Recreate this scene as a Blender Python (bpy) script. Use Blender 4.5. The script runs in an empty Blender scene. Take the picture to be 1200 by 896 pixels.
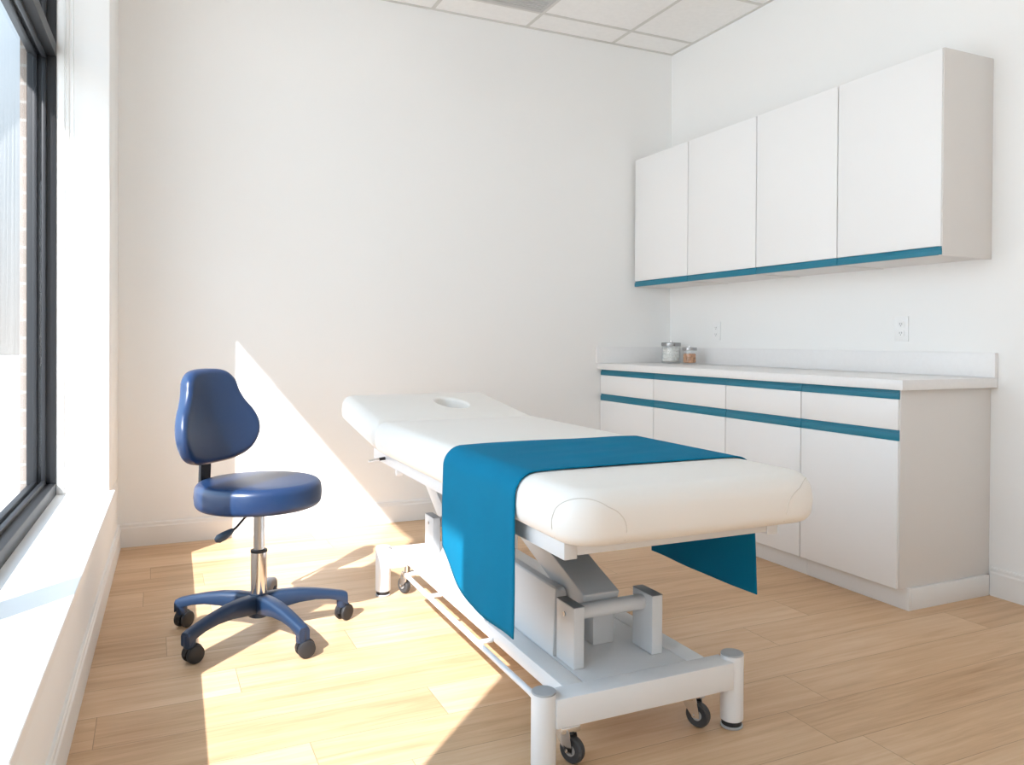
import bpy, bmesh, math, random
from mathutils import Vector, Matrix
random.seed(7)
S = bpy.context.scene
COL = S.collection
PI = math.pi

# ---------------------------------------------------------------- materials
def nodes(name):
    m = bpy.data.materials.new(name); m.use_nodes = True
    nt = m.node_tree
    return m, nt, nt.nodes['Principled BSDF']

def mat(name, col, rough=.5, metal=0., bump=0., bscale=200., var=0., vscale=3., coat=0., spec=.5, sheen=0., stretch=(1, 1, 1)):
    m, nt, p = nodes(name)
    p.inputs['Base Color'].default_value = (*col, 1)
    p.inputs['Roughness'].default_value = rough
    p.inputs['Metallic'].default_value = metal
    p.inputs['Specular IOR Level'].default_value = spec
    if coat: p.inputs['Coat Weight'].default_value = coat; p.inputs['Coat Roughness'].default_value = .2
    if sheen: p.inputs['Sheen Weight'].default_value = sheen
    tc = nt.nodes.new('ShaderNodeTexCoord')
    mp = nt.nodes.new('ShaderNodeMapping'); mp.inputs['Scale'].default_value = stretch
    nt.links.new(tc.outputs['Object'], mp.inputs['Vector'])
    if var:
        n = nt.nodes.new('ShaderNodeTexNoise'); n.inputs['Scale'].default_value = vscale; n.inputs['Detail'].default_value = 4
        nt.links.new(mp.outputs[0], n.inputs['Vector'])
        r = nt.nodes.new('ShaderNodeValToRGB')
        r.color_ramp.elements[0].color = (*[max(0, c * (1 - var)) for c in col], 1)
        r.color_ramp.elements[1].color = (*[min(1, c * (1 + var)) for c in col], 1)
        r.color_ramp.elements[0].position = .3; r.color_ramp.elements[1].position = .7
        nt.links.new(n.outputs['Fac'], r.inputs[0]); nt.links.new(r.outputs[0], p.inputs['Base Color'])
    if bump:
        n = nt.nodes.new('ShaderNodeTexNoise'); n.inputs['Scale'].default_value = bscale; n.inputs['Detail'].default_value = 3
        nt.links.new(mp.outputs[0], n.inputs['Vector'])
        b = nt.nodes.new('ShaderNodeBump'); b.inputs['Strength'].default_value = bump; b.inputs['Distance'].default_value = .002
        nt.links.new(n.outputs['Fac'], b.inputs['Height']); nt.links.new(b.outputs[0], p.inputs['Normal'])
    return m

def glass_mat(name, tint=(1, 1, 1), graze=.5):
    m = bpy.data.materials.new(name); m.use_nodes = True
    nt = m.node_tree; nt.nodes.clear()
    out = nt.nodes.new('ShaderNodeOutputMaterial')
    mix = nt.nodes.new('ShaderNodeMixShader')
    ge = nt.nodes.new('ShaderNodeNewGeometry')
    dt = nt.nodes.new('ShaderNodeVectorMath'); dt.operation = 'DOT_PRODUCT'
    nt.links.new(ge.outputs['Incoming'], dt.inputs[0]); nt.links.new(ge.outputs['Normal'], dt.inputs[1])
    def mth(op, x, y):
        q = nt.nodes.new('ShaderNodeMath'); q.operation = op
        for i, v in enumerate((x, y)):
            if v is None: continue
            if isinstance(v, (int, float)): q.inputs[i].default_value = v
            else: nt.links.new(v, q.inputs[i])
        return q.outputs[0]
    c1 = mth('SUBTRACT', 1.0, mth('ABSOLUTE', dt.outputs['Value'], None))
    fac = mth('ADD', mth('MULTIPLY', mth('POWER', c1, 5.0), graze), .035)
    tr = nt.nodes.new('ShaderNodeBsdfTransparent'); tr.inputs[0].default_value = (*tint, 1)
    gl = nt.nodes.new('ShaderNodeBsdfGlossy'); gl.inputs['Roughness'].default_value = .01
    nt.links.new(fac, mix.inputs[0]); nt.links.new(tr.outputs[0], mix.inputs[1])
    nt.links.new(gl.outputs[0], mix.inputs[2]); nt.links.new(mix.outputs[0], out.inputs[0])
    return m

def wood_floor():
    m, nt, p = nodes('oak_planks')
    N = nt.nodes.new; L = nt.links.new
    tc = N('ShaderNodeTexCoord')
    # every row of planks starts at its own offset
    sp_ = N('ShaderNodeSeparateXYZ'); L(tc.outputs['Object'], sp_.inputs[0])
    dv_ = N('ShaderNodeMath'); dv_.operation = 'DIVIDE'; dv_.inputs[1].default_value = .188; L(sp_.outputs['Y'], dv_.inputs[0])
    fl_ = N('ShaderNodeMath'); fl_.operation = 'FLOOR'; L(dv_.outputs[0], fl_.inputs[0])
    wn_ = N('ShaderNodeTexWhiteNoise'); wn_.noise_dimensions = '1D'; L(fl_.outputs[0], wn_.inputs['W'])
    ma_ = N('ShaderNodeMath'); ma_.operation = 'MULTIPLY_ADD'; ma_.inputs[1].default_value = 1.22; L(wn_.outputs['Value'], ma_.inputs[0]); L(sp_.outputs['X'], ma_.inputs[2])
    cb_ = N('ShaderNodeCombineXYZ'); L(ma_.outputs[0], cb_.inputs[0]); L(sp_.outputs['Y'], cb_.inputs[1])
    br = N('ShaderNodeTexBrick')
    br.offset = 0; br.squash = 1
    br.inputs['Color1'].default_value = (0, 0, 0, 1); br.inputs['Color2'].default_value = (1, 1, 1, 1)
    br.inputs['Mortar'].default_value = (.5, .5, .5, 1)
    br.inputs['Scale'].default_value = 1; br.inputs['Mortar Size'].default_value = .0011
    br.inputs['Mortar Smooth'].default_value = .3; br.inputs['Bias'].default_value = 0
    br.inputs['Brick Width'].default_value = 1.22; br.inputs['Row Height'].default_value = .188
    L(cb_.outputs[0], br.inputs['Vector'])
    # each plank reads its own slice of the grain
    sh = N('ShaderNodeVectorMath'); sh.operation = 'MULTIPLY_ADD'
    cx = N('ShaderNodeCombineXYZ'); cx.inputs[0].default_value = 7.3; cx.inputs[1].default_value = 3.1; cx.inputs[2].default_value = 11.7
    L(br.outputs['Color'], sh.inputs[0]); L(cx.outputs[0], sh.inputs[1]); L(tc.outputs['Object'], sh.inputs[2])
    mp = N('ShaderNodeMapping'); mp.inputs['Scale'].default_value = (1.1, 15, 1)
    L(sh.outputs[0], mp.inputs['Vector'])
    n1 = N('ShaderNodeTexNoise'); n1.inputs['Scale'].default_value = 2.2; n1.inputs['Detail'].default_value = 7; n1.inputs['Roughness'].default_value = .62; n1.inputs['Distortion'].default_value = .6
    L(mp.outputs[0], n1.inputs['Vector'])
    mp2 = N('ShaderNodeMapping'); mp2.inputs['Scale'].default_value = (3, 140, 1)
    L(sh.outputs[0], mp2.inputs['Vector'])
    n2 = N('ShaderNodeTexNoise'); n2.inputs['Scale'].default_value = 1.5; n2.inputs['Detail'].default_value = 3
    L(mp2.outputs[0], n2.inputs['Vector'])
    mp3 = N('ShaderNodeMapping'); mp3.inputs['Scale'].default_value = (.8, 4, 1)
    L(sh.outputs[0], mp3.inputs['Vector'])
    n3 = N('ShaderNodeTexNoise'); n3.inputs['Scale'].default_value = 1.8; n3.inputs['Detail'].default_value = 3
    L(mp3.outputs[0], n3.inputs['Vector'])
    def math_(op, a, b):
        x = N('ShaderNodeMath'); x.operation = op
        for i, v in enumerate((a, b)):
            if isinstance(v, (int, float)): x.inputs[i].default_value = v
            else: L(v, x.inputs[i])
        return x.outputs[0]
    f = math_('MULTIPLY', n1.outputs['Fac'], .55)
    f = math_('ADD', f, math_('MULTIPLY', n2.outputs['Fac'], .12))
    f = math_('ADD', f, math_('MULTIPLY', n3.outputs['Fac'], .25))
    bw = N('ShaderNodeRGBToBW'); L(br.outputs['Color'], bw.inputs[0])
    f = math_('ADD', f, math_('MULTIPLY', bw.outputs[0], .16))
    r = N('ShaderNodeValToRGB'); L(f, r.inputs[0])
    e = r.color_ramp.elements
    e[0].position = .33; e[0].color = WOOD[0]
    e[1].position = .72; e[1].color = WOOD[2]
    x = e.new(.52); x.color = WOOD[1]
    mx = N('ShaderNodeMix'); mx.data_type = 'RGBA'
    L(math_('MULTIPLY', br.outputs['Fac'], .65), mx.inputs['Factor']); L(r.outputs[0], mx.inputs['A'])
    mx.inputs['B'].default_value = (.22, .12, .06, 1)
    L(mx.outputs['Result'], p.inputs['Base Color'])
    p.inputs['Roughness'].default_value = .42
    p.inputs['Specular IOR Level'].default_value = .4
    b = N('ShaderNodeBump'); b.inputs['Strength'].default_value = .12; b.inputs['Distance'].default_value = .002
    L(n2.outputs['Fac'], b.inputs['Height'])
    b2 = N('ShaderNodeBump'); b2.inputs['Strength'].default_value = .5; b2.inputs['Distance'].default_value = .001; b2.invert = True
    L(br.outputs['Fac'], b2.inputs['Height']); L(b.outputs[0], b2.inputs['Normal'])
    L(b2.outputs[0], p.inputs['Normal'])
    return m

def brick_mat():
    m, nt, p = nodes('pale_brick')
    tc = nt.nodes.new('ShaderNodeTexCoord')
    mp = nt.nodes.new('ShaderNodeMapping'); mp.inputs['Rotation'].default_value = (PI / 2, 0, 0)
    br = nt.nodes.new('ShaderNodeTexBrick')
    br.inputs['Color1'].default_value = (.25, .205, .175, 1); br.inputs['Color2'].default_value = (.20, .165, .14, 1)
    br.inputs['Mortar'].default_value = (.30, .285, .265, 1); br.inputs['Scale'].default_value = 1
    br.inputs['Brick Width'].default_value = .21; br.inputs['Row Height'].default_value = .075; br.inputs['Mortar Size'].default_value = .006
    nt.links.new(tc.outputs['Object'], mp.inputs[0]); nt.links.new(mp.outputs[0], br.inputs[0])
    nt.links.new(br.outputs[0], p.inputs['Base Color']); p.inputs['Roughness'].default_value = .9
    return m

WOOD = ((.46, .272, .142, 1), (.62, .405, .235, 1), (.73, .525, .345, 1))
M = dict(
    wall=mat('wall_paint', (.87, .87, .86), .75, bump=.05, bscale=260),
    trim=mat('trim_paint', (.83, .825, .81), .45),
    ceil=mat('ceiling_tile', (.88, .875, .86), .9, bump=.25, bscale=150, var=.02, vscale=40),
    grid=mat('ceiling_grid_paint', (.66, .65, .62), .6),
    floor=wood_floor(),
    frame=mat('charcoal_aluminium', (.011, .0125, .0155), .5, .0, bump=.03, bscale=600),
    gasket=mat('window_gasket', (.012, .013, .015), .6),
    glass=glass_mat('window_glass', graze=.16),
    jarglass=glass_mat('jar_glass', (.985, .99, .99), .6),
    brick=brick_mat(),
    ground=mat('pale_concrete_paving', (.62, .61, .58), .9, var=.06, vscale=2),
    cab=mat('white_melamine', (.84, .838, .835), .38, bump=.015, bscale=400),
    cabin=mat('cabinet_carcass', (.72, .695, .67), .5, bump=.02, bscale=400),
    plinth=mat('plinth_white', (.78, .775, .765), .5, bump=.02, bscale=300),
    teal=mat('teal_profile', (.003, .175, .268), .42, bump=.02, bscale=500),
    top=mat('white_laminate_worktop', (.82, .815, .815), .35, var=.012, vscale=60),
    vinyl=mat('cream_white_vinyl', (.82, .79, .745), .42, bump=.05, bscale=420),
    seam=mat('vinyl_seam', (.66, .62, .56), .55, bump=.1, bscale=900),
    metal=mat('light_grey_powder_coat', (.70, .705, .71), .38, bump=.03, bscale=700),
    dmetal=mat('grey_edge_paint', (.30, .30, .305), .4, bump=.03, bscale=700),
    wmetal=mat('white_powder_coat', (.83, .83, .83), .32, bump=.02, bscale=700),
    cap=mat('grey_plastic_cap', (.43, .44, .45), .5, bump=.03, bscale=600),
    black=mat('black_rubber', (.018, .018, .02), .55, bump=.04, bscale=500),
    tyre=mat('grey_black_tyre', (.05, .052, .056), .55, bump=.04, bscale=500),
    chrome=mat('chrome', (.78, .78, .79), .12, 1., bump=.01, bscale=300),
    steel=mat('brushed_steel', (.55, .55, .55), .28, 1., bump=.05, bscale=300),
    lidmetal=mat('lid_metal', (.40, .40, .40), .25, 1., bump=.03, bscale=300),
    cloth=mat('teal_cotton', (.0, .165, .295), .9, bump=.35, bscale=900, var=.04, vscale=9, spec=.15),
    navy=mat('navy_vinyl', (.009, .031, .092), .33, bump=.05, bscale=380, spec=.55),
    navyp=mat('navy_plastic', (.012, .031, .072), .42, bump=.04, bscale=500),
    blackp=mat('black_plastic', (.012, .013, .016), .45, bump=.03, bscale=500),
    leverp=mat('slate_lever_plastic', (.03, .048, .075), .45, bump=.03, bscale=500),
    cotton=mat('white_cotton', (.85, .84, .81), .95, bump=.6, bscale=300, var=.06, vscale=60),
    tan=mat('tan_filling', (.60, .33, .19), .9, bump=.6, bscale=300, var=.35, vscale=70),
    plate=mat('outlet_plastic', (.87, .87, .865), .35, bump=.01, bscale=300),
    slot=mat('outlet_slot', (.22, .22, .22), .6, bump=.01, bscale=300),
    vent=mat('vent_grey', (.52, .52, .51), .6, bump=.03, bscale=300),
    cord=mat('white_cord', (.70, .70, .68), .6, bump=.2, bscale=900),
)

# ---------------------------------------------------------------- mesh helpers
class MB:
    def __init__(s): s.bm = bmesh.new()
    def add(s, verts, faces):
        vs = [s.bm.verts.new(v) for v in verts]
        for f in faces:
            try: s.bm.faces.new([vs[i] for i in f])
            except ValueError: pass
        return vs
    def box(s, a, b, bev=.0015, seg=2, rot=None, pivot=None):
        b2 = bmesh.new()
        bmesh.ops.create_cube(b2, size=1)
        c = [(a[i] + b[i]) / 2 for i in range(3)]; d = [abs(b[i] - a[i]) for i in range(3)]
        for v in b2.verts: v.co = Vector((v.co[i] * d[i] for i in range(3)))
        if bev: bmesh.ops.bevel(b2, geom=list(b2.edges), offset=min(bev, min(d) * .45), segments=seg, affect='EDGES', profile=.5)
        for v in b2.verts:
            co = v.co + Vector(c)
            if rot is not None:
                pv = Vector(pivot if pivot is not None else c); co = rot @ (co - pv) + pv
            v.co = co
        s._merge(b2); return s
    def _merge(s, b2):
        mp = {v: s.bm.verts.new(v.co) for v in b2.verts}
        for f in b2.faces: s.bm.faces.new([mp[v] for v in f.verts])
        b2.free()
    def lathe(s, prof, c=(0, 0, 0), axis='Z', seg=32, cap=True):
        rings = []
        ax = {'Z': lambda r, h, a: (r * math.cos(a), r * math.sin(a), h),
              'X': lambda r, h, a: (h, r * math.cos(a), r * math.sin(a)),
              'Y': lambda r, h, a: (r * math.sin(a), h, r * math.cos(a))}[axis]
        for r, h in prof:
            rings.append([s.bm.verts.new(Vector(c) + Vector(ax(max(r, 1e-5), h, 2 * PI * k / seg))) for k in range(seg)])
        for A, B in zip(rings, rings[1:]):
            for k in range(seg): s.bm.faces.new((A[k], A[(k + 1) % seg], B[(k + 1) % seg], B[k]))
        if cap: s.bm.faces.new(rings[0][::-1]); s.bm.faces.new(rings[-1])
        return s
    def sweep(s, path, sect, up=(0, 0, 1), cap=True):
        """sect: list per path point (or one) of (a,b) offsets in the side/up frame"""
        P = [Vector(p) for p in path]; rings = []
        for i, p in enumerate(P):
            t = (P[min(i + 1, len(P) - 1)] - P[max(i - 1, 0)]).normalized()
            u = Vector(up)
            if abs(t.dot(u)) > .98: u = Vector((1, 0, 0)) if abs(t.x) < .9 else Vector((0, 1, 0))
            side = t.cross(u).normalized(); u2 = side.cross(t).normalized()
            sc = sect[i] if isinstance(sect[0], list) else sect
            rings.append([s.bm.verts.new(p + side * a + u2 * b) for a, b in sc])
        n = len(rings[0])
        for A, B in zip(rings, rings[1:]):
            for k in range(n): s.bm.faces.new((A[k], A[(k + 1) % n], B[(k + 1) % n], B[k]))
        if cap: s.bm.faces.new(rings[0][::-1]); s.bm.faces.new(rings[-1])
        return s
    def tube(s, path, r, seg=12, up=(0, 0, 1)):
        if isinstance(r, (int, float)): r = [r] * len(path)
        return s.sweep(path, [[(q * math.cos(2 * PI * k / seg), q * math.sin(2 * PI * k / seg)) for k in range(seg)] for q in r], up)
    def strip(s, rings, closed=True, cap0=True, cap1=True):
        R = [[s.bm.verts.new(v) for v in r] for r in rings]; n = len(R[0])
        for A, B in zip(R, R[1:]):
            for k in range(n if closed else n - 1):
                s.bm.faces.new((A[k], A[(k + 1) % n], B[(k + 1) % n], B[k]))
        if cap0: s.bm.faces.new(R[0][::-1])
        if cap1: s.bm.faces.new(R[-1])
        return s
    def build(s, name, m, parent=None, smooth=35, loc=None):
        bmesh.ops.recalc_face_normals(s.bm, faces=list(s.bm.faces))
        me = bpy.data.meshes.new(name); s.bm.to_mesh(me); s.bm.free()
        me.materials.append(M[m] if isinstance(m, str) else m)
        if smooth:
            me.polygons.foreach_set('use_smooth', [True] * len(me.polygons)); me.set_sharp_from_angle(angle=math.radians(smooth))
        o = bpy.data.objects.new(name, me); COL.objects.link(o)
        if parent is not None:
            o.parent = parent
            o.matrix_parent_inverse = WM(parent).inverted()
        return o

def WM(o):
    m = o.matrix_basis.copy()
    if o.parent: m = WM(o.parent) @ o.matrix_parent_inverse @ m
    return m

def tag(o, label, cat, group=None, kind=None):
    o['label'] = label; o['category'] = cat
    if group: o['group'] = group
    if kind: o['kind'] = kind
    return o
def empty(name, loc, label, cat, group=None):
    o = bpy.data.objects.new(name, None); COL.objects.link(o); o.location = loc; o.empty_display_size = .05
    return tag(o, label, cat, group)
def struct(o): o['kind'] = 'structure'; return o

def arc(n, r, a0, a1, cx=0, cy=0): return [(cx + r * math.cos(a0 + (a1 - a0) * k / n), cy + r * math.sin(a0 + (a1 - a0) * k / n)) for k in range(n + 1)]
def round_rect(x0, x1, y0, y1, r, n=8):
    r4 = r if isinstance(r, (list, tuple)) else [r] * 4   # corners: x1y1, x0y1, x0y0, x1y0
    out = []
    for (cx, cy, a, q) in ((x1, y1, 0, r4[0]), (x0, y1, PI / 2, r4[1]), (x0, y0, PI, r4[2]), (x1, y0, 1.5 * PI, r4[3])):
        sx = -1 if cx == x1 else 1; sy = -1 if cy == y1 else 1
        out += arc(n, q, a, a + PI / 2, cx + sx * q, cy + sy * q)
    return out
def normals2(pts):
    n = len(pts); out = []
    for i in range(n):
        a = Vector(pts[i - 1]); b = Vector(pts[(i + 1) % n]); t = b - a
        if t.length < 1e-9: t = Vector((1, 0))
        t.normalize(); out.append(Vector((t.y, -t.x)))
    return out
def inset(pts, d):
    ns = normals2(pts)
    return [(p[0] - n.x * d, p[1] - n.y * d) for p, n in zip(pts, ns)]
def resample(pts, n):
    P = [Vector(p) for p in pts]; P.append(P[0]); L = [0]
    for a, b in zip(P, P[1:]): L.append(L[-1] + (b - a).length)
    out = []; j = 0
    for k in range(n):
        t = L[-1] * k / n
        while L[j + 1] < t: j += 1
        f = (t - L[j]) / max(1e-9, L[j + 1] - L[j]); out.append(tuple(P[j].lerp(P[j + 1], f)))
    return out
def closed_spline(ctrl, n=8):
    out = []; m = len(ctrl)
    for i in range(m):
        p0, p1, p2, p3 = (Vector(ctrl[(i + k - 1) % m]) for k in range(4))
        for k in range(n):
            t = k / n
            out.append(tuple(.5 * ((2 * p1) + (-p0 + p2) * t + (2 * p0 - 5 * p1 + 4 * p2 - p3) * t * t + (-p0 + 3 * p1 - 3 * p2 + p3) * t ** 3)))
    return out
def pad_levels(h, rb, rt, n=7, puff=0., cap=.05):
    """(inset, height) profile of an upholstered pad, bottom to top"""
    lv = [(rb * 1.6, 0)]
    for k in range(n + 1):
        a = PI / 2 * k / n; lv.append((rb * (1 - math.sin(a)), rb * (1 - math.cos(a))))
    if h - rt > rb + .004: lv.append((-puff, (rb + h - rt) / 2))
    for k in range(n + 1):
        a = PI / 2 * k / n; lv.append((rt * (1 - math.cos(a)), h - rt + rt * math.sin(a)))
    lv.append((rt + cap * .5, h + puff * .6)); lv.append((rt + cap, h + puff))
    return lv
def catmull(ctrl, n=8):
    out = []; c = [Vector(p) for p in ctrl]
    for i in range(len(c) - 1):
        p0 = c[max(i - 1, 0)]; p1 = c[i]; p2 = c[i + 1]; p3 = c[min(i + 2, len(c) - 1)]
        for k in range(n):
            t = k / n
            out.append(.5 * ((2 * p1) + (-p0 + p2) * t + (2 * p0 - 5 * p1 + 4 * p2 - p3) * t * t + (-p0 + 3 * p1 - 3 * p2 + p3) * t ** 3))
    out.append(c[-1]); return out

# ---------------------------------------------------------------- room numbers
XR, YB, ZC, YF = 3.197, 4.387, 2.988, -2.3
XL, AL = -.152, .0237
def wl(y): return XL - AL * (YB - y)           # room face of the window wall, very slightly out of square
def shear(o):
    for v in o.data.vertices: v.co.x -= AL * (YB - v.co.y)
    o.data.update(); return o
Y_J = 3.80        # far jamb
Y_P0, Y_P1 = -.35, .62   # pier between the seen window and the added fill window
SILL = .39
Z_HEAD = 2.90
GX = -.364 + AL * (YB - Y_J)   # inner face of the window frame, in wall offsets
U0 = XL

# floor / ceiling / walls
XO = U0 - .326     # outer plane of the plastered wall, as an offset
b = MB(); b.box((-.64, YF - .2, -.12), (XR + .2, YB + .2, 0), 0); struct(b.build('floor', 'floor', smooth=0))
b = MB(); b.box((-.62, YF - .2, ZC), (XR + .2, YB + .2, ZC + .12), 0); ceiling = struct(b.build('ceiling', 'ceil', smooth=0))
g = MB()
xs = [1.489 - .61 * k for k in range(3)] + [2.098, 2.717]
ys = [4.155 - .645 * k for k in range(11)]
w = .011
for x in xs: g.box((x - w, YF, ZC - .003), (x + w, YB, ZC + .01), 0)
for y in ys:
    if y > YF: g.box((-.25, y - w, ZC - .0034), (XR, y + w, ZC + .01), 0)
g.box((XR - .018, YF, ZC - .004), (XR, YB, ZC + .01), 0)
g.box((-.25, YB - .018, ZC - .0044), (XR, YB, ZC + .01), 0)
g.build('ceiling_grid', 'grid', ceiling, smooth=0)
b = MB(); b.box((XO + .002, YB, 0), (XR + .2, YB + .2, ZC), 0); struct(b.build('wall_back', 'wall', smooth=0))
b = MB(); b.box((XR, YF, 0), (XR + .2, YB, ZC), 0); struct(b.build('wall_right', 'wall', smooth=0))
b = MB(); b.box((-.62, YF - .2, 0), (XR + .2, YF, ZC), 0); struct(b.build('wall_front', 'wall', smooth=0))
b = MB()
b.box((XO, YF, 0), (U0, YB, SILL - .0325), 0)
b.box((XO, Y_J, SILL - .0325), (U0, YB, ZC), .004)
b.box((XO, Y_P0, SILL - .0325), (U0, Y_P1, ZC), .004)
b.box((XO, YF, SILL - .0325), (U0, -2.1, ZC), .004)
b.box((XO, -2.1, Z_HEAD), (U0, Y_P0, ZC), 0)
b.box((XO, Y_P1, Z_HEAD), (U0, Y_J, ZC), 0)
struct(shear(b.build('wall_left', 'wall', smooth=30)))
# brick face outside, seen through the glass past the far jamb
b = MB()
b.box((XO - .004, Y_J - .004, -.1), (GX - .108, YB + 3.0, 2.92), 0)
struct(shear(b.build('wall_exterior', 'brick', smooth=0)))
b = MB(); b.box((-40, -30, -.25), (-.30, 60, -.14), 0); struct(b.build('ground', 'ground', smooth=0))

def baseboard(name, p0, p1, n):
    prof = [(0, 0), (.014, 0), (.014, .094), (.0125, .098), (.010, .101), (.010, .112), (.007, .117), (0, .118)]
    bb = MB(); n = Vector(n)
    bb.strip([[Vector(p) + n * a + Vector((0, 0, z)) for a, z in prof] for p in (p0, p1)])
    return struct(bb.build(name, 'trim', smooth=20))
baseboard('baseboard_back', (wl(YB), YB, 0), (2.70, YB, 0), (0, -1, 0))
baseboard('baseboard_right', (XR, YF, 0), (XR, 2.13, 0), (-1, 0, 0))
baseboard('baseboard_left', (wl(YF), YF, 0), (wl(YB), YB, 0), (1, 0, 0))

# ---------------------------------------------------------------- windows
def window(name, y0, y1, mullions, shade=True):
    x0, x1 = GX - .105, GX            # outer, inner face of the frame
    zt = 2.227                        # underside of the transom
    f = MB()
    z0 = SILL - .005; fw = .048
    f.box((x0, y0, z0), (x1, y0 + fw, Z_HEAD), .003); f.box((x0, y1 - fw * .35, z0), (x1, y1, Z_HEAD), .003)
    f.box((x0, y0, z0), (x1, y1, z0 + .055), .003); f.box((x0, y0, Z_HEAD - .06), (x1, y1, Z_HEAD), .003)
    f.box((x0, y0, zt), (x1, y1, zt + .055), .003)
    for y in mullions: f.box((x0 - .005, y - .034, z0), (x1, y + .034, Z_HEAD), .003)
    # glazing beads, a step back from the face
    gx = x1 - .055
    for (za, zb) in ((z0 + .055, zt), (zt + .055, Z_HEAD - .06)):
        edges = [y0 + fw] + [y for m_ in mullions for y in (m_ - .034, m_ + .034)] + [y1 - fw * .35]
        for ya, yb in zip(edges[::2], edges[1::2]):
            for q in (gx - .02, gx + .012):
                f.box((q - .008, ya, za), (q + .008, ya + .016, zb), .002); f.box((q - .008, yb - .016, za), (q + .008, yb, zb), .002)
                f.box((q - .008, ya, za), (q + .008, yb, za + .016), .002); f.box((q - .008, ya, zb - .016), (q + .008, yb, zb), .002)
    fr = struct(shear(f.build(name, 'frame')))
    for (za, zb) in ((z0 + .055, zt), (zt + .055, Z_HEAD - .06)):
        edges = [y0 + fw] + [y for m_ in mullions for y in (m_ - .034, m_ + .034)] + [y1 - fw * .35]
        for ya, yb in zip(edges[::2], edges[1::2]):
            p = MB(); p.box((gx - .004, ya + .001, za + .001), (gx + .002, yb - .001, zb - .001), 0)
            shear(p.build('glass_pane', 'glass', fr, smooth=0))
    s = MB(); xa, xb, xc = GX - .01, U0 - .001, U0 + .022
    out = [(xa, y0), (xb, y0), (xb, y0 - .03), (xc - .004, y0 - .03), (xc, y0 - .026)]
    out += [(xc, y1 + .026), (xc - .004, y1 + .03), (xb, y1 + .03), (xb, y1), (xa, y1)]
    s.strip([[(x - (.002 if k in (0, 3) else 0) * (x > U0), y, z) for x, y in out] for k, z in enumerate((SILL - .032, SILL - .030, SILL - .002, SILL))])
    shear(s.build('window_sill', 'trim', fr, smooth=20))
    return fr
window('window_1', Y_P1, Y_J, [2.107])
window('fill_window', -2.1, Y_P0, [])  # added window out of view behind the camera, lets in fill light
b = MB(); b.box((-1.15 + AL * (YB - Y_J), -3.4, 2.93), (XO - .002, Y_J + .1, 3.02), .004)  # unseen slab added outside, sized to cut the sun above the transom line
struct(shear(b.build('added_sun_canopy', 'frame')))
b = MB(); b.box((GX, Y_J - .010, SILL), (GX + .030, Y_J + .01, Z_HEAD), .002)
b.box((GX + .030, Y_J - .004, SILL), (GX + .046, Y_J + .01, Z_HEAD), .0015)
struct(shear(b.build('trim_1', 'trim')))

# blind cord: one looped cord with a small tension clip at the foot
def wx(u_at_j): return u_at_j
cord = empty('blind_cord', (-.30, 3.772, .985), 'thin white looped blind cord hanging against the sunlit window jamb', 'blind cord')
b = MB()
path = [(-.334, 3.774, 2.88)] + [(-.334 + .014 * t, 3.774, 2.88 - 1.87 * t) for t in (.25, .5, .75, .97)]
path += [(-.318, 3.774, 1.03), (-.314, 3.774, 1.008), (-.306, 3.774, 1.0), (-.298, 3.774, 1.008), (-.294, 3.774, 1.03)]
path += [(-.305 + .011 * t, 3.774, 2.88 - 1.85 * t) for t in (.97, .7, .4, 0)]
b.tube(path, .0026, 8, up=(0, 1, 0)); b.build('cord', 'cord', cord)
b = MB(); b.box((-.315, 3.765, .982), (-.297, 3.783, 1.005), .004); b.build('cord_clip', 'trim', cord)
b = MB(); b.box((-.345, 3.762, 2.86), (-.295, 3.7995, 2.9), .004); b.build('clutch', 'trim', cord)

# ---------------------------------------------------------------- cabinets
UF, UZ0, UZ1 = 2.888, 1.408, 2.239
UY = [2.146, 2.678, 3.216, 3.795, 4.357]
UL = ['white wall cabinet at the right end of the upper row, its side panel showing',
      'white wall cabinet second from the right end of the upper row',
      'white wall cabinet third from the right end of the upper row, above the small outlet',
      'white wall cabinet at the far end of the upper row, in the back corner']
for i in range(4):
    y0, y1 = UY[i], UY[i + 1]
    t = empty('wall_cabinet', ((UF + XR) / 2, (y0 + y1) / 2, UZ0), UL[i], 'wall cabinet', 'white wall cabinets')
    c = MB(); th = .018
    xf = UF + .02
    c.box((xf - (.014 if i == 0 else 0), y0 + .0005, UZ0 - .004), (XR - .001, y0 + th, UZ1 + .002), .001)
    c.box((xf, y1 - th, UZ0), (XR - .001, y1 - .0005, UZ1), .001)
    c.box((xf, y0 + .002, UZ0), (XR - .001, y1 - .002, UZ0 + th), .001); c.box((xf, y0 + .002, UZ1 - th), (XR - .001, y1 - .002, UZ1), .001)
    c.box((XR - .012, y0 + .002, UZ0), (XR - .002, y1 - .002, UZ1), .001)
    c.build('carcass', 'cabin', t)
    d = MB(); d.box((UF, y0 + (.0035 if i else .006), UZ0 + .036), (UF + .0185, y1 - .0035, UZ1 - .001), .0015); d.build('door', 'cab', t)
    h = MB(); h.box((UF + .006, y0 + (.0015 if i else .003), UZ0 + .001), (UF + .0195, y1 - .0015, UZ0 + .0355), .001)
    h.box((UF + .001, y0 + (.0015 if i else .003), UZ0 + .001), (UF + .0065, y1 - .0015, UZ0 + .026), .001)
    o = h.build('handle_rail', 'teal', t); o['label'] = 'teal finger pull strip under the door'

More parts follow.
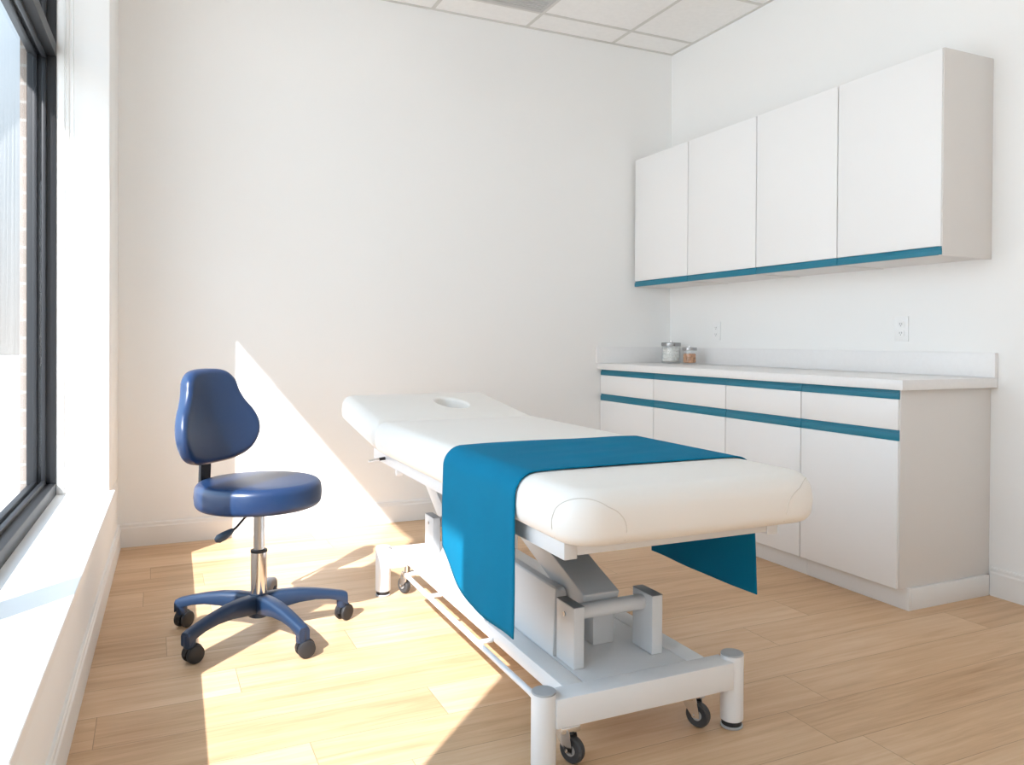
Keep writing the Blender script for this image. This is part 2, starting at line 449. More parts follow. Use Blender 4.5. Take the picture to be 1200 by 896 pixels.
LF = 2.650
LY = [2.142, 2.652, 3.161, 3.791, 4.386]
LL = ['white base cabinet at the near right end of the counter, its side panel showing',
      'white base cabinet second from the near right end of the counter',
      'white base cabinet third from the near right end, behind the treatment table',
      'white base cabinet at the far end of the counter, against the back wall']
for i in range(4):
    y0, y1 = LY[i], LY[i + 1]
    t = empty('base_cabinet', ((LF + XR) / 2, (y0 + y1) / 2, 0), LL[i], 'base cabinet', 'white base cabinets')
    c = MB(); xf = LF + .02; zt = .8675; e = .0005
    c.box((xf - (.012 if i == 0 else 0), y0 + e, .086), (XR - .001, y0 + .018, zt), .001); c.box((xf, y1 - .018, .088), (XR - .001, y1 - e, zt), .001)
    c.box((xf, y0 + .002, .088), (XR - .001, y1 - .002, .106), .001); c.box((XR - .012, y0 + .002, .088), (XR - .002, y1 - .002, zt), .001)
    c.box((xf + .02, y0 + .002, .74), (xf + .03, y1 - .002, zt), .001)
    c.build('carcass', 'cabin', t)
    p = MB(); p.box((2.697, y0 + (e if i else -.012), 0), (2.715, y1 - e, .087), .001)
    if i == 0: p.box((2.716, y0 - .012, 0), (XR - .016, y0 + .006, .0855), .001)
    p.build('plinth', 'plinth', t)
    ya, yb = y0 + (.003 if i else .006), y1 - .003
    d = MB(); d.box((LF, ya, .088), (LF + .0185, yb, .667), .0015); d.build('door', 'cab', t)
    d = MB(); d.box((LF, ya, .710), (LF + .0185, yb, .830), .0015); d.build('drawer_front', 'cab', t)
    for za, zb in ((.6675, .7095), (.8305, .867)):
        h = MB(); h.box((LF + .007, ya - .002, za), (LF + .0195, yb + .002, zb), .001)
        h.box((LF + .002, ya - .002, za), (LF + .0075, yb + .002, zb - .012), .001)
        o = h.build('handle_rail', 'teal', t); o['label'] = 'teal finger pull strip'

wt = MB(); wt.box((2.630, 2.113, .868), (XR - .0005, YB - .0005, .908), .0015)
wt = tag(wt.build('worktop', 'top'), 'long white laminate worktop running over the row of base cabinets', 'worktop')
b = MB(); b.box((XR - .021, 2.113, .9085), (XR - .001, YB - .001, 1.012), .0015); b.build('backsplash', 'top', wt)
b = MB(); b.box((2.612, YB - .021, .9085), (XR - .0215, YB - .001, 1.012), .0015); b.build('side_splash', 'top', wt)

# jars
def jar(x, y, r, h, label, lidlabel=None):
    z = .9085
    t = empty('glass_jar', (x, y, z), label, 'jar', 'glass jars on the worktop')
    j = MB(); hb = h * .80
    j.lathe([(r * .90, 0), (r * .97, .002), (r, .007), (r, hb - .004), (r * .985, hb), (r * .95, hb), (r * .95, .008), (r * .9, .006)], (x, y, z), seg=40)
    j.build('glass_body', 'jarglass', t)
    l = MB(); l.lathe([(r * .93, hb + .0005), (r * 1.04, hb + .0005), (r * 1.05, hb + .003), (r * 1.05, h * .955), (r * 1.0, h * .975), (r * .3, h * .985)], (x, y, z), seg=40)
    lid = l.build('lid', 'lidmetal', t)
    k = MB(); k.lathe([(r * .10, h * .98), (r * .10, h * 1.0), (r * .2, h * 1.015), (r * .2, h * 1.05), (r * .12, h * 1.065)], (x, y, z), seg=24); k.build('knob', 'chrome', lid)
    return z
J1 = (3.075, 4.205, .060, .138); J2 = (3.055, 3.985, .043, .108)
z = jar(*J1, 'taller glass jar of white cotton with a metal lid, left on the worktop')
jar(*J2, 'shorter glass jar of tan pieces with a metal lid, right of the taller jar')
def heap(name, m, x, y, r, z0, h, q, n, label, cat):
    b = MB(); rnd = random.Random(3)
    lay = int(h / (q * 1.25))
    for L in range(lay):
        zz = z0 + q + L * (h - 2 * q) / max(1, lay - 1)
        for k in range(n):
            a = 2 * PI * (k + .5 * (L % 2)) / n + rnd.uniform(-.1, .1); rr = r - q
            cx, cy = x + rr * math.cos(a), y + rr * math.sin(a); qq = q * rnd.uniform(.85, 1)
            sp = bmesh.new(); bmesh.ops.create_icosphere(sp, subdivisions=2, radius=qq)
            for v in sp.verts: v.co += Vector((cx, cy, zz))
            b._merge(sp)
    b.lathe([(r * .5, z0), (r * .8, z0 + q * .4), (r * .8, z0 + h - q), (r * .3, z0 + h - q * .3)], (x, y, 0), seg=20)
    return tag(b.build(name, m), label, cat, kind='stuff')
heap('cotton_balls', 'cotton', J1[0], J1[1], .0555, z + .0085, .098, .016, 13, 'white cotton balls filling the taller glass jar', 'cotton balls')
heap('jar_filling', 'tan', J2[0], J2[1], .0395, z + .0085, .060, .009, 15, 'tan and reddish brown pieces filling the shorter glass jar', 'jar contents')

# wall outlets
def outlet(y, zc, hw, hh, label):
    t = empty('wall_outlet', (XR, y, zc), label, 'wall outlet', 'wall outlets')
    p = MB(); p.box((XR - .006, y - hw, zc - hh), (XR, y + hw, zc + hh), .002); p.build('cover_plate', 'plate', t)
    for s in (-1, 1):
        cz = zc + s * .021
        r = MB(); pts = round_rect(-.0165, .0165, -.0145, .0145, .007, 5)
        r.strip([[(XR - x, y + a, cz + c) for a, c in pts] for x in (.0055, .0085)]); rc = r.build('receptacle', 'plate', t)
        sl = MB()
        for dy in (-.006, .006): sl.box((XR - .0090, y + dy - .0012, cz - .002), (XR - .0083, y + dy + .0012, cz + .007), 0)
        sl.lathe([(.0024, -.0090), (.0024, -.0083)], (XR, y, cz - .007), axis='X', seg=12)
        sl.build('slots', 'slot', rc)
outlet(2.575, 1.117, .037, .058, 'white duplex outlet on the right wall above the near end of the counter')
outlet(3.90, 1.116, .037, .058, 'small white outlet on the right wall near the back corner and jars')

# ceiling vent
v = empty('ceiling_vent', (1.79, 3.83, ZC), 'grey ceiling return vent set in the tile grid at the top edge', 'ceiling vent')
b = MB()
for a_, c_ in (((1.502, 3.523), (2.086, 3.545)), ((1.502, 4.121), (2.086, 4.143)), ((1.502, 3.545), (1.524, 4.121)), ((2.064, 3.545), (2.086, 4.121))):
    b.box((*a_, ZC - .006), (*c_, ZC + .002), .001)
b.build('vent_frame', 'vent', v)
b = MB(); b.box((1.522, 3.54, ZC - .0035), (2.066, 4.125, ZC - .001), 0)
for k in range(24):
    y = 3.553 + k * .0242; b.box((1.524, y, ZC - .006), (2.064, y + .012, ZC - .003), 0)
b.build('louvres', 'vent', v)

# ---------------------------------------------------------------- treatment table
T = empty('treatment_table', (1.158, 2.415, 0), 'white padded treatment table on a grey wheeled lifting base, headrest raised', 'treatment table')
MX0, MX1, MY0, MY1, MZ0, MZ1 = .797, 1.519, 1.428, 3.04, .608, .731
RT, RB = .054, .034
def rr_loop(x0, x1, y0, y1, r4, d, n=12, m=24):
    r4 = [max(q - d, .004) for q in r4]; p = round_rect(x0 + d, x1 - d, y0 + d, y1 - d, r4, n); out = []
    for c in range(4):
        out += p[c * (n + 1):(c + 1) * (n + 1)]
        a, b_ = Vector(p[(c + 1) * (n + 1) - 1]), Vector(p[((c + 1) * (n + 1)) % len(p)])
        out += [tuple(a.lerp(b_, k / m)) for k in range(1, m)]
    return out
MR = [.035, .035, .09, .09]
def mloop(d): return rr_loop(MX0, MX1, MY0, MY1, MR, d)
mo = mloop(0)
def ease(pts, lv): return [[(x, y, z) for x, y in (pts(d) if callable(pts) else inset(pts, d))] for d, z in lv]
lv = [(d, MZ0 + z) for d, z in pad_levels(MZ1 - MZ0, RB, RT, 8, .002)]
b = MB(); b.strip(ease(mloop, lv)); mattress = b.build('mattress', 'vinyl', T, smooth=60)
def on_pad(outline, pts, sidx, zt):
    """point on the pad surface at outline index sidx and relative height zt"""
    lvs = lv
    for (d0, z0), (d1, z1) in zip(lvs, lvs[1:]):
        if z0 <= zt <= z1 and z1 > z0:
            f = (zt - z0) / (z1 - z0); d = d0 + (d1 - d0) * f; break
    else: d = lvs[-3][0]
    ins = mloop(d - .0004); n = len(ins); i = int(sidx) % n; f = sidx - int(sidx)
    a, c = Vector(ins[i]), Vector(ins[(i + 1) % n]); q = a.lerp(c, f)
    return Vector((q.x, q.y, zt))
def nearest(px, py): return min(range(len(mo)), key=lambda i: (mo[i][0] - px) ** 2 + (mo[i][1] - py) ** 2)
def seam_arch(i0, i1, ztop, name='seam'):
    path = []; n = 40
    for k in range(n + 1):
        t = k / n; a = PI * t
        s_ = (i0 + i1) / 2 - math.cos(a) * (i1 - i0) / 2
        zt = MZ0 + .012 + (ztop - MZ0 - .012) * min(1, math.sin(a) ** .55)
        path.append(on_pad(mo, None, s_, zt))
    b = MB(); b.tube(path, .0011, 6, up=(.3, .2, .9)); o = b.build(name, 'seam', mattress); return o
iL0, iL1 = nearest(MX0, MY0 + .10), nearest(MX0 + .125, MY0)
seam_arch(iL0, iL1, MZ1 - .016)
iR0, iR1 = nearest(MX1 - .125, MY0), nearest(MX1, MY0 + .10)
seam_arch(iR0, iR1, MZ1 - .016)

# headrest with a face hole, tilted up
HY0, HY1 = 3.048, 3.66
HT = math.radians(6.6); hp = Vector((1.158, HY0, MZ0 + .02))
def ho(d): return rr_loop(MX0, MX1, HY0, HY1, [.06, .06, .03, .03], d)
hl = [(d, MZ0 + .006 + z) for d, z in pad_levels(.114, .03, .045, 7, .002)]
RH = Matrix.Rotation(HT, 4, 'X')
def tilt(p): return RH @ (Vector(p) - hp) + hp
b = MB(); b.strip(ease(ho, hl)); head = b.build('headrest', 'vinyl', T, smooth=60)
cut = MB(); HC = (1.245, 3.375)
rings = []
hole = [(HC[0] + 0.066 * math.cos(a), HC[1] + .122 * math.sin(a)) for a in (2 * PI * k / 48 for k in range(48))]
for d, zz in ((.006, .55), (.002, .700), (.0, .718), (-.0015, .7235), (-.004, .7270), (-.009, .7295), (-.04, .80)):
    rings.append([(x, y, zz) for x, y in inset(hole, d)])
cut.strip(rings); co = cut.build('cutter', 'vinyl', smooth=0)
mod = head.modifiers.new('hole', 'BOOLEAN'); mod.object = co; mod.operation = 'DIFFERENCE'; mod.solver = 'EXACT'
bpy.context.view_layer.update()
dg = bpy.context.evaluated_depsgraph_get()
me = bpy.data.meshes.new_from_object(head.evaluated_get(dg))
head.modifiers.clear(); head.data = me
bpy.data.objects.remove(co)
for vv in me.vertices: vv.co = tilt(vv.co)
me.polygons.foreach_set('use_smooth', [True] * len(me.polygons)); me.set_sharp_from_angle(angle=math.radians(50))
# board under the headrest
b = MB(); b.box((MX0 + .05, HY0 + .02, MZ0 - .004), (MX1 - .05, HY1 - .06, MZ0 + .010), .002)
o = b.build('headrest_board', 'metal', T)
for vv in o.data.vertices: vv.co = tilt(vv.co)

# top frame
FX0, FX1, FZ0, FZ1 = .830, 1.446, .566, .6075
for xa in (FX0, FX1 - .034):
    b = MB(); b.box((xa, 1.522, FZ0), (xa + .034, 3.16, FZ1), .002); b.build('side_rail', 'metal', T)
for ya, yb, za in ((1.524, 1.550, FZ0 + .007), (2.56, 2.60, FZ0), (3.12, 3.155, FZ0)):
    b = MB(); b.box((FX0 + .0345, ya, za), (FX1 - .0345, yb, FZ1 - .0005), .002); b.build('cross_rail', 'metal', T)
b = MB(); b.box((FX0 + .01, 1.57, FZ1 + .0005), (FX1 - .01, 3.02, FZ1 + .012), .002); b.build('mattress_board', 'dmetal', T)

# lifting arms
AX0, AX1 = 1.075, 1.19
def arm(y0, z0, y1, z1, hgt):
    b = MB(); d = Vector((0, y1 - y0, z1 - z0)); L = d.length; d.normalize(); nrm = Vector((0, -d.z, d.y))
    p0 = Vector((0, y0, z0)) + d * .005; p1 = Vector((0, y1, z1))
    P = [p0 - nrm * hgt / 2, p1 - nrm * hgt / 2, p1 + nrm * hgt / 2, p0 + nrm * hgt / 2]
    bb = bmesh.new()
    A = [bb.verts.new((AX0, p.y, p.z)) for p in P]; B = [bb.verts.new((AX1, p.y, p.z)) for p in P]
    bb.faces.new(A); bb.faces.new(B[::-1])
    for k in range(4): bb.faces.new((A[k], B[k], B[(k + 1) % 4], A[(k + 1) % 4]))
    bmesh.ops.recalc_face_normals(bb, faces=list(bb.faces))
    bmesh.ops.bevel(bb, geom=list(bb.edges), offset=.004, segments=3, affect='EDGES', profile=.5)
    b._merge(bb); return b.build('lift_arm', 'metal', T)
arm(1.865, .318, 2.62, .585, .076)
arm(2.985, .318, 3.38, .565, .076)
# uprights, axles
for y0 in (1.79, 2.925):
    for x0, x1 in ((1.007, 1.039), (1.253, 1.288)):
        b = MB(); b.box((x0, y0, .1885), (x1, y0 + .098, .350), .003, 3); u = b.build('upright', 'metal', T)
        k = MB(); k.box((x0, y0, .3503), (x1, y0 + .098, .3520), .0008); k.build('top_cap', 'dmetal', u)
        s = MB(); s.lathe([(.006, 0), (.006, .003), (.004, .004)], (x0 - .004 if x0 < 1.1 else x1, y0 + .05, .322), axis='X', seg=16); s.build('bolt', 'steel', u)
    b = MB(); b.lathe([(.0205, 1.0395), (.021, 1.041), (.021, 1.251), (.0205, 1.2525)], (0, y0 + .05, .322), axis='X', seg=32); b.build('axle', 'metal', T)
b = MB(); b.box((1.14, 1.915, .1885), (1.208, 1.985, .335), .002); b.build('stop_block', 'metal', T)
b = MB(); b.strip([[(.999, ya, .1885), (.999, ya, .193), (xa, yb, za - .004), (xa + .004, yb, za), (1.066, yb, za), (1.070, yb, za - .004), (1.070, ya, .1885)] for xa, ya, yb, za in
    ((1.044, 1.893, 1.950, .346), (1.040, 1.896, 1.956, .352), (1.040, 2.86, 2.80, .352), (1.044, 2.863, 2.808, .346))])
b.build('motor_cover', 'metal', T, smooth=25)
# base
BZ0, BZ1 = .116, .188
PX0, PX1, PY0, PY1 = .868, 1.447, 1.690, 3.145
b = MB(); b.box((PX0 + .02, PY0 - .032, BZ0), (PX1 - .02, PY0 + .034, BZ1), .002); b.build('cross_bar', 'wmetal', T)
b = MB(); b.box((PX0 + .02, PY1 - .034, BZ0), (PX1 - .02, PY1 + .032, BZ1), .002); b.build('cross_bar', 'wmetal', T)
for x0, x1 in ((.936, .997), (1.320, 1.380)):
    b = MB(); b.box((x0, PY0 + .0345, BZ0 + .030), (x1, PY1 - .0345, BZ1), .003); b.build('base_rail', 'wmetal', T)
b = MB(); b.box((.9995, PY0 + .0345, BZ0 + .03), (1.3175, PY1 - .0345, BZ1 - .0006), .001); b.build('base_plate', 'metal', T)
for px in (PX0, PX1):
    for py in (PY0, PY1):
        b = MB(); b.lathe([(.028, .020), (.0305, .022), (.031, .024), (.031, .195), (.0305, .197), (.029, .198)], (px, py, 0), seg=36); p = b.build('post', 'wmetal', T)
        k = MB(); k.lathe([(.0305, .1982), (.0305, .2005), (.029, .2022)], (px, py, 0), seg=36); k.build('post_cap', 'cap', p)
        k = MB(); k.lathe([(.026, .007), (.027, .008), (.027, .0195)], (px, py, 0), seg=32); k.build('adjuster', 'black', p)
        k = MB(); k.lathe([(.028, 0), (.030, .002), (.030, .006), (.028, .007)], (px, py, 0), seg=32); k.build('foot_pad', 'cap', p)
def caster(x, y, rot):
    R = Matrix.Rotation(rot, 4, 'Z'); O = Vector((x, y, 0))
    def f(p): return R @ Vector(p) + O
    b = MB(); b.lathe([(.012, .088), (.012, BZ0 + .004)], (x, y, 0), seg=16)
    b.box((x - .021, y - .021, .074), (x + .034, y + .024, .092), .005)
    for s in (-1, 1):
        P = [(-.021, .084), (.021, .084), (.030, .045), (.031, .030), (.014, .028), (-.012, .058)]
        b.strip([[f((u, s * q, z)) for u, z in P] for q in (.0145, .0175)])
    b.lathe([(.0055, -.0195), (.0055, .0195)], f((.021, 0, .034)), axis='Y' if abs(math.cos(rot)) > .7 else 'X', seg=12)
    cst = b.build('caster', 'chrome', T)
    wv = MB(); pr = [(.020, -.010), (.028, -.0115), (.0325, -.008), (.034, 0), (.0325, .008), (.028, .0115), (.020, .010)]
    rings = []
    for r, h in [(.011, -.0095)] + pr + [(.011, .0095)]: rings.append([f((.021 + r * math.cos(a), h, .034 + r * math.sin(a))) for a in (2 * PI * k / 32 for k in range(32))])
    wv.strip(rings); wv.build('wheel', 'tyre', cst)
    hb = MB(); hb.strip([[f((.021 + .0135 * math.cos(a), h, .034 + .0135 * math.sin(a))) for a in (2 * PI * k / 24 for k in range(24))] for h in (-.0125, .0125)]); hb.build('wheel_hub', 'cap', cst)
caster(.946, 1.722, -1.08); caster(1.350, 1.742, -1.08); caster(.962, 3.115, PI * .6); caster(1.355, 3.115, PI * .9)
# low foot-control bar along the left side
b = MB(); b.tube(catmull([(.935, 1.80, .150), (.893, 1.775, .150), (.886, 1.80, .150), (.886, 2.40, .150), (.888, 2.84, .150), (.895, 2.885, .150), (.935, 2.90, .150)], 6), .0085, 12)
for y in (2.16, 2.62): b.tube([(.888, y, .150), (.935, y, .150)], .007, 10)
b.tube([(.878, 1.70, .150), (.886, 1.80, .150)], .0085, 12)
b.build('foot_bar', 'wmetal', T)
# headrest lever and knob
b = MB(); b.tube([(.765, 2.985, .580), (.806, 2.985, .586)], .0052, 10); lev = b.build('headrest_lever', 'steel', T)
b = MB(); b.tube([(.806, 2.985, .586), (.860, 2.985, .592)], .0062, 10); b.build('lever_sleeve', 'blackp', lev)
b = MB(); b.lathe([(.012, -.014), (.014, -.008), (.014, .008), (.010, .010)], (.846, 2.84, .556), axis='X', seg=16); b.tube([(.85, 2.84, .556), (.85, 2.84, .59)], .007, 10); b.build('lock_knob', 'wmetal', T)

# ---------------------------------------------------------------- towel runner
def towel():
    g_ = .0045
    prof = []
    xl_, xr_ = MX0 - g_ - .001, MX1 + g_ + .001
    zs = MZ1 - RT
    for k in range(26): prof.append((xl_, -1.0 + k / 26, 'L'))
    pts = []
    nh = 26
    # each: function of v (0 near .. 1 far)
    Y0, Y1 = 1.700, 2.205
    nv = 40
    rows = []
    for j in range(nv + 1):
        v = j / nv; y = Y0 + (Y1 - Y0) * v
        zl = .335 + .105 * max(0, (v - .25) / .75) ** 2.6
        zr = .345
        row = []
        for k in range(nh):
            t = k / nh; z_ = zl + (zs - zl) * t; hang = 1 - t
            rip = .005 * hang * math.sin(6.5 * v + 1.4 - t) + .0018 * hang * math.sin(15 * v + .5 + 2 * t) - .004 * hang
            row.append(Vector((xl_ + rip * .9 - .003 * hang, y + .010 * hang * math.sin(3.0 * t) * (v - .5), z_)))
        for k in range(11):
            a = PI / 2 * k / 10; row.append(Vector((xl_ + (RT + g_) * (1 - math.cos(a)), y, zs + (RT + g_) * math.sin(a))))
        for k in range(1, 26):
            t = k / 26; x = xl_ + RT + g_ + (xr_ - xl_ - 2 * (RT + g_)) * t
            wr = .0014 * math.sin(13 * v + 7 * t) * math.sin(PI * t) + .001 * math.sin(31 * v - 9 * t) * math.sin(PI * t)
            row.append(Vector((x, y, MZ1 + g_ + .002 * min(1, 8 * t, 8 * (1 - t)) + max(-.001, wr))))
        for k in range(11):
            a = PI / 2 * (1 - k / 10); row.append(Vector((xr_ - (RT + g_) * (1 - math.cos(a)), y, zs + (RT + g_) * math.sin(a))))
        for k in range(1, nh + 1):
            t = k / nh; z_ = zs + (zr - zs) * t
            rip = .004 * t * math.sin(6 * v + 2) + .0015 * t * math.sin(14 * v + 2 * t)
            row.append(Vector((xr_ + .012 * t + rip, y, z_)))
        rows.append(row)
    b = MB(); b.strip(rows, closed=False, cap0=False, cap1=False)
    o = b.build('towel_runner', 'cloth', smooth=60)
    md = o.modifiers.new('thickness', 'SOLIDIFY'); md.thickness = .0028; md.offset = 0
    return tag(o, 'teal cotton towel runner draped across the foot half of the treatment table', 'towel')
towel()

# ---------------------------------------------------------------- stool
SX, SY = .350, 2.915
ST = empty('swivel_stool', (SX, SY, 0), 'navy blue swivel stool with a padded backrest on a five castor base', 'stool')
so = [(SX + .2165 * math.cos(a), SY + .2165 * math.sin(a)) for a in (2 * PI * k / 72 for k in range(72))]
sl = [(d, .459 + z_) for d, z_ in pad_levels(.090, .022, .026, 7, .002, .05)]
b = MB(); b.strip(ease(so, sl)); seat = b.build('seat', 'navy', ST, smooth=60)
b = MB(); b.lathe([(.10, .452), (.10, .459)], (SX, SY, 0), seg=40); b.box((SX - .07, SY - .05, .436), (SX + .07, SY + .05, .452), .004); b.lathe([(.024, .425), (.024, .437)], (SX, SY, 0), seg=24)
b.build('seat_plate', 'blackp', ST)
# backrest
nb = Vector((.72, -.694, 0)).normalized(); tb = Vector((-nb.y, nb.x, 0)); upv = Vector((0, 0, 1))
lean = Matrix.Rotation(math.radians(-7), 3, tb)
nb2 = lean @ nb; up2 = lean @ upv
BC = Vector((SX, SY, 0)) - nb * .222 + Vector((0, 0, .588))
half = [(.0, .008), (.090, .012), (.160, .036), (.200, .088), (.206, .140), (.186, .190), (.158, .228), (.138, .266), (.122, .312), (.080, .345), (.0, .353)]
ctrl = half + [(-x, y) for x, y in half[-2:0:-1]]
bo = resample(closed_spline(ctrl, 10), 150)
def bplace(u, v_, w_): 
    bend = 1.1 * u * u
    return BC + tb * u + up2 * v_ + nb2 * (w_ + bend)
th = .052
bl = [(d, z_) for d, z_ in pad_levels(th, .012, .024, 7, .001, .03)]
b = MB(); rings = []
for d, z_ in bl:
    rings.append([bplace(x, y, z_) for x, y in inset(bo, d)])
# smooth front: shrink rings toward centre so the face carries the bend
last = inset(bo, bl[-1][0])
for f in (.75, .5, .25, .05): rings.append([bplace(x * f, .16 + (y - .16) * f, bl[-1][1] + .004 * (1 - f)) for x, y in last])
first = inset(bo, bl[0][0])
rings = [[bplace(x * f, .16 + (y - .16) * f, 0) for x, y in first] for f in (.05, .35, .7)] + rings
b.strip(rings); b.build('backrest', 'navy', ST, smooth=60)
# support bar
d0 = -nb
def sp(r, z_): return Vector((SX, SY, z_)) + d0 * r
pth = catmull([sp(.05, .447), sp(.15, .447), sp(.208, .450), sp(.236, .475), sp(.240, .53), sp(.238, .60), sp(.245, .70)], 8)
b = MB(); rings = []
for i, p in enumerate(pth):
    t = (pth[min(i + 1, len(pth) - 1)] - pth[max(i - 1, 0)]).normalized(); q = t.cross(tb).normalized()
    rings.append([p + tb * a_ + q * c_ for a_, c_ in ((-.027, -.004), (-.025, -.006), (.025, -.006), (.027, -.004), (.027, .004), (.025, .006), (-.025, .006), (-.027, .004))])
b.strip(rings)
b.build('back_support', 'blackp', ST)
# lever
p0 = Vector((SX - .03, SY - .06, .446)); 
b = MB(); pth = catmull([p0, (.292, 2.815, .440), (.262, 2.80, .412), (.244, 2.795, .402)], 6); b.tube(pth, .0042, 10); lv_ = b.build('height_lever', 'blackp', ST)
b = MB(); b.tube([(.252, 2.797, .407), (.240, 2.793, .399), (.222, 2.788, .390), (.204, 2.784, .382), (.194, 2.782, .378)], [.006, .011, .0145, .0145, .007], 16); b.build('lever_grip', 'leverp', lv_)
# gas column
b = MB(); b.lathe([(.0185, .29), (.0185, .43)], (SX, SY, 0), seg=32); b.build('piston', 'steel', ST)
b = MB(); b.lathe([(.029, .292), (.029, .300), (.020, .302)], (SX, SY, 0), seg=32); b.build('collar', 'blackp', ST)
b = MB(); b.lathe([(.0275, .10), (.0278, .2915)], (SX, SY, 0), seg=36); b.build('column_sleeve', 'chrome', ST)
b = MB(); b.lathe([(.030, .062), (.036, .066), (.041, .085), (.042, .120), (.038, .138), (.033, .146), (.029, .147)], (SX, SY, 0), seg=36); b.build('hub', 'navyp', ST)
for k in range(5):
    a = math.radians(74 + 72 * k)
    dv = Vector((math.cos(a), math.sin(a), 0)); sv = Vector((-dv.y, dv.x, 0)); O = Vector((SX, SY, 0))
    R_ = .318
    b = MB(); rings = []
    for t, ztop, hh, w0 in ((.02, .143, .062, .026), (.08, .146, .058, .026), (.14, .143, .046, .0245), (.20, .134, .036, .023), (.25, .1235, .032, .0215), (.285, .115, .034, .0205), (.305, .110, .040, .0200), (R_, .104, .044, .0195)):
        c_ = O + dv * t; ww = w0; zt_ = ztop; zb = zt_ - hh
        sec = [(-ww, zb + .004), (-ww * .85, zb), (ww * .85, zb), (ww, zb + .004), (ww, zt_ - .012), (ww * .82, zt_ - .004), (ww * .55, zt_), (-ww * .55, zt_), (-ww * .82, zt_ - .004), (-ww, zt_ - .012)]
        rings.append([c_ + sv * s_ + Vector((0, 0, z_)) for s_, z_ in sec])
    b.strip(rings)
    b.lathe([(.017, .052), (.0195, .056), (.0195, .095)], O + dv * (R_ - .018), seg=20)
    leg = b.build('leg', 'navyp', ST, smooth=45)
    # twin wheel caster
    rot = (PI * .10, PI * .25, PI * .15, PI * .05, PI * .2)[k]
    cd = Vector((math.cos(rot), math.sin(rot), 0)); cs = Vector((-cd.y, cd.x, 0)); C_ = O + dv * (R_ - .018) + cd * .012
    b = MB()
    prof = arc(10, .0315, math.radians(10), math.radians(185), 0, .0315)
    prof2 = prof + [(prof[-1][0] * .5, .03), (.008, .024)]
    b.strip([[C_ + cd * u + cs * q + Vector((0, 0, z_ + .0005)) for u, z_ in prof2] for q in (-.007, .007)])
    b.lathe([(.009, .045), (.009, .056)], O + dv * (R_ - .018), seg=14)
    cst = b.build('caster_hood', 'blackp', leg)
    for s_ in (-1, 1):
        wv = MB(); rr = []
        for r, h in ((.012, .0075), (.026, .0078), (.0295, .0105), (.030, .016), (.0285, .0215), (.022, .0245), (.010, .0248)):
            rr.append([C_ + cd * (r * math.cos(q)) + cs * (s_ * h) + Vector((0, 0, .030 + r * math.sin(q))) for q in (2 * PI * n / 28 for n in range(28))])
        wv.strip(rr); wv.build('caster_wheel', 'black', leg)

# ---------------------------------------------------------------- camera
F = 918.17; yaw, pitch, roll = .4311, .0085, .0061
f = Vector((math.sin(yaw) * math.cos(pitch), math.cos(yaw) * math.cos(pitch), -math.sin(pitch)))
r0 = Vector((math.cos(yaw), -math.sin(yaw), 0)); u0 = r0.cross(f)
r = r0 * math.cos(roll) + u0 * math.sin(roll); u = -r0 * math.sin(roll) + u0 * math.cos(roll)
cam = bpy.data.cameras.new('camera'); cam.sensor_fit = 'HORIZONTAL'; cam.sensor_width = 36; cam.lens = F / 1200 * 36
cam.shift_y = -41.82 / 1200; cam.clip_start = .02
co = bpy.data.objects.new('camera', cam); COL.objects.link(co)
co.matrix_world = Matrix(((r.x, u.x, -f.x, 0), (r.y, u.y, -f.y, 0), (r.z, u.z, -f.z, 1.0531), (0, 0, 0, 1)))
S.camera = co

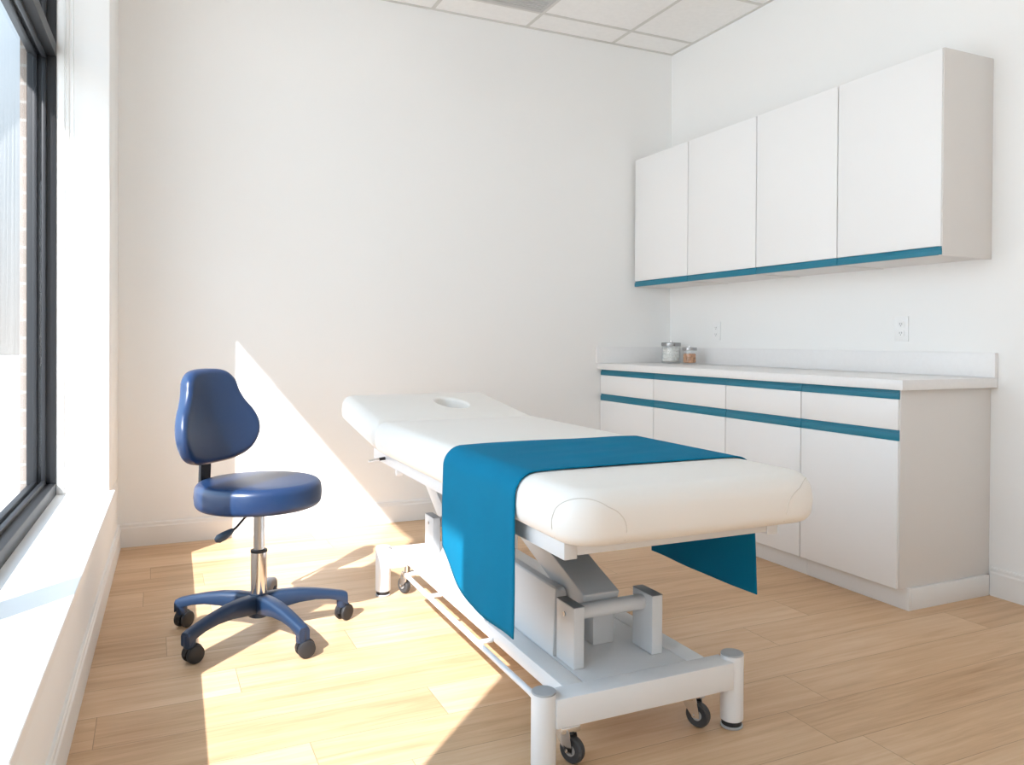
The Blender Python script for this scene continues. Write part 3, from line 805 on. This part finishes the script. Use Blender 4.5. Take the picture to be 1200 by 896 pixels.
# ---------------------------------------------------------------- light
SUN, SKY, EXPO = 10.5, 3.6, 0.10
sl_ = bpy.data.lights.new('sun', 'SUN'); sl_.energy = SUN; sl_.angle = math.radians(.55); sl_.color = (1, .99, 1)
so_ = bpy.data.objects.new('sun', sl_); COL.objects.link(so_)
dirv = Vector((1, 1.02, -1.2)).normalized()
so_.rotation_euler = dirv.to_track_quat('-Z', 'Y').to_euler(); so_.location = (-4, -4, 6)
W = bpy.data.worlds.new('sky'); S.world = W; W.use_nodes = True
nt = W.node_tree; bg = nt.nodes['Background']
tc = nt.nodes.new('ShaderNodeTexCoord'); sx = nt.nodes.new('ShaderNodeSeparateXYZ'); rp = nt.nodes.new('ShaderNodeValToRGB')
nt.links.new(tc.outputs['Generated'], sx.inputs[0]); nt.links.new(sx.outputs['Z'], rp.inputs[0]); nt.links.new(rp.outputs[0], bg.inputs['Color'])
rp.color_ramp.elements[0].position = .0; rp.color_ramp.elements[0].color = (1, .99, .97, 1)
rp.color_ramp.elements[1].position = .6; rp.color_ramp.elements[1].color = (.55, .77, 1, 1)
e = rp.color_ramp.elements.new(.15); e.color = (.78, .90, 1, 1)
# the sky is brightest around the sun and dims on the side facing away from it
nd = nt.nodes.new('ShaderNodeVectorMath'); nd.operation = 'DOT_PRODUCT'; nd.inputs[1].default_value = tuple(-dirv)
nt.links.new(tc.outputs['Generated'], nd.inputs[0])
mr = nt.nodes.new('ShaderNodeMapRange'); mr.interpolation_type = 'SMOOTHSTEP'
mr.inputs['From Min'].default_value = -.45; mr.inputs['From Max'].default_value = .40
mr.inputs['To Min'].default_value = .17 * SKY; mr.inputs['To Max'].default_value = 1.0 * SKY
nt.links.new(nd.outputs['Value'], mr.inputs['Value']); nt.links.new(mr.outputs[0], bg.inputs['Strength'])
for ya, yb in ((Y_P1, Y_J), (-2.1, Y_P0)):
    al = bpy.data.lights.new('window_portal', 'AREA'); al.shape = 'RECTANGLE'; al.size = 2.5; al.size_y = yb - ya
    al.cycles.is_portal = True
    ao = bpy.data.objects.new('window_portal', al); COL.objects.link(ao)
    ao.location = (-.62, (ya + yb) / 2, 1.65)
    ao.matrix_world = Matrix.Translation((-.60, (ya + yb) / 2, 1.65)) @ Matrix(((0, 0, -1, 0), (0, 1, 0, 0), (1, 0, 0, 0), (0, 0, 0, 1)))
vs = S.view_settings
vs.view_transform = 'Standard'; vs.look = 'None'; vs.gamma = 1; vs.use_curve_mapping = False; vs.exposure = EXPO
S.cycles.max_bounces = 16; S.cycles.diffuse_bounces = 10; S.cycles.glossy_bounces = 4; S.cycles.transparent_max_bounces = 12
S.cycles.sample_clamp_indirect = 8
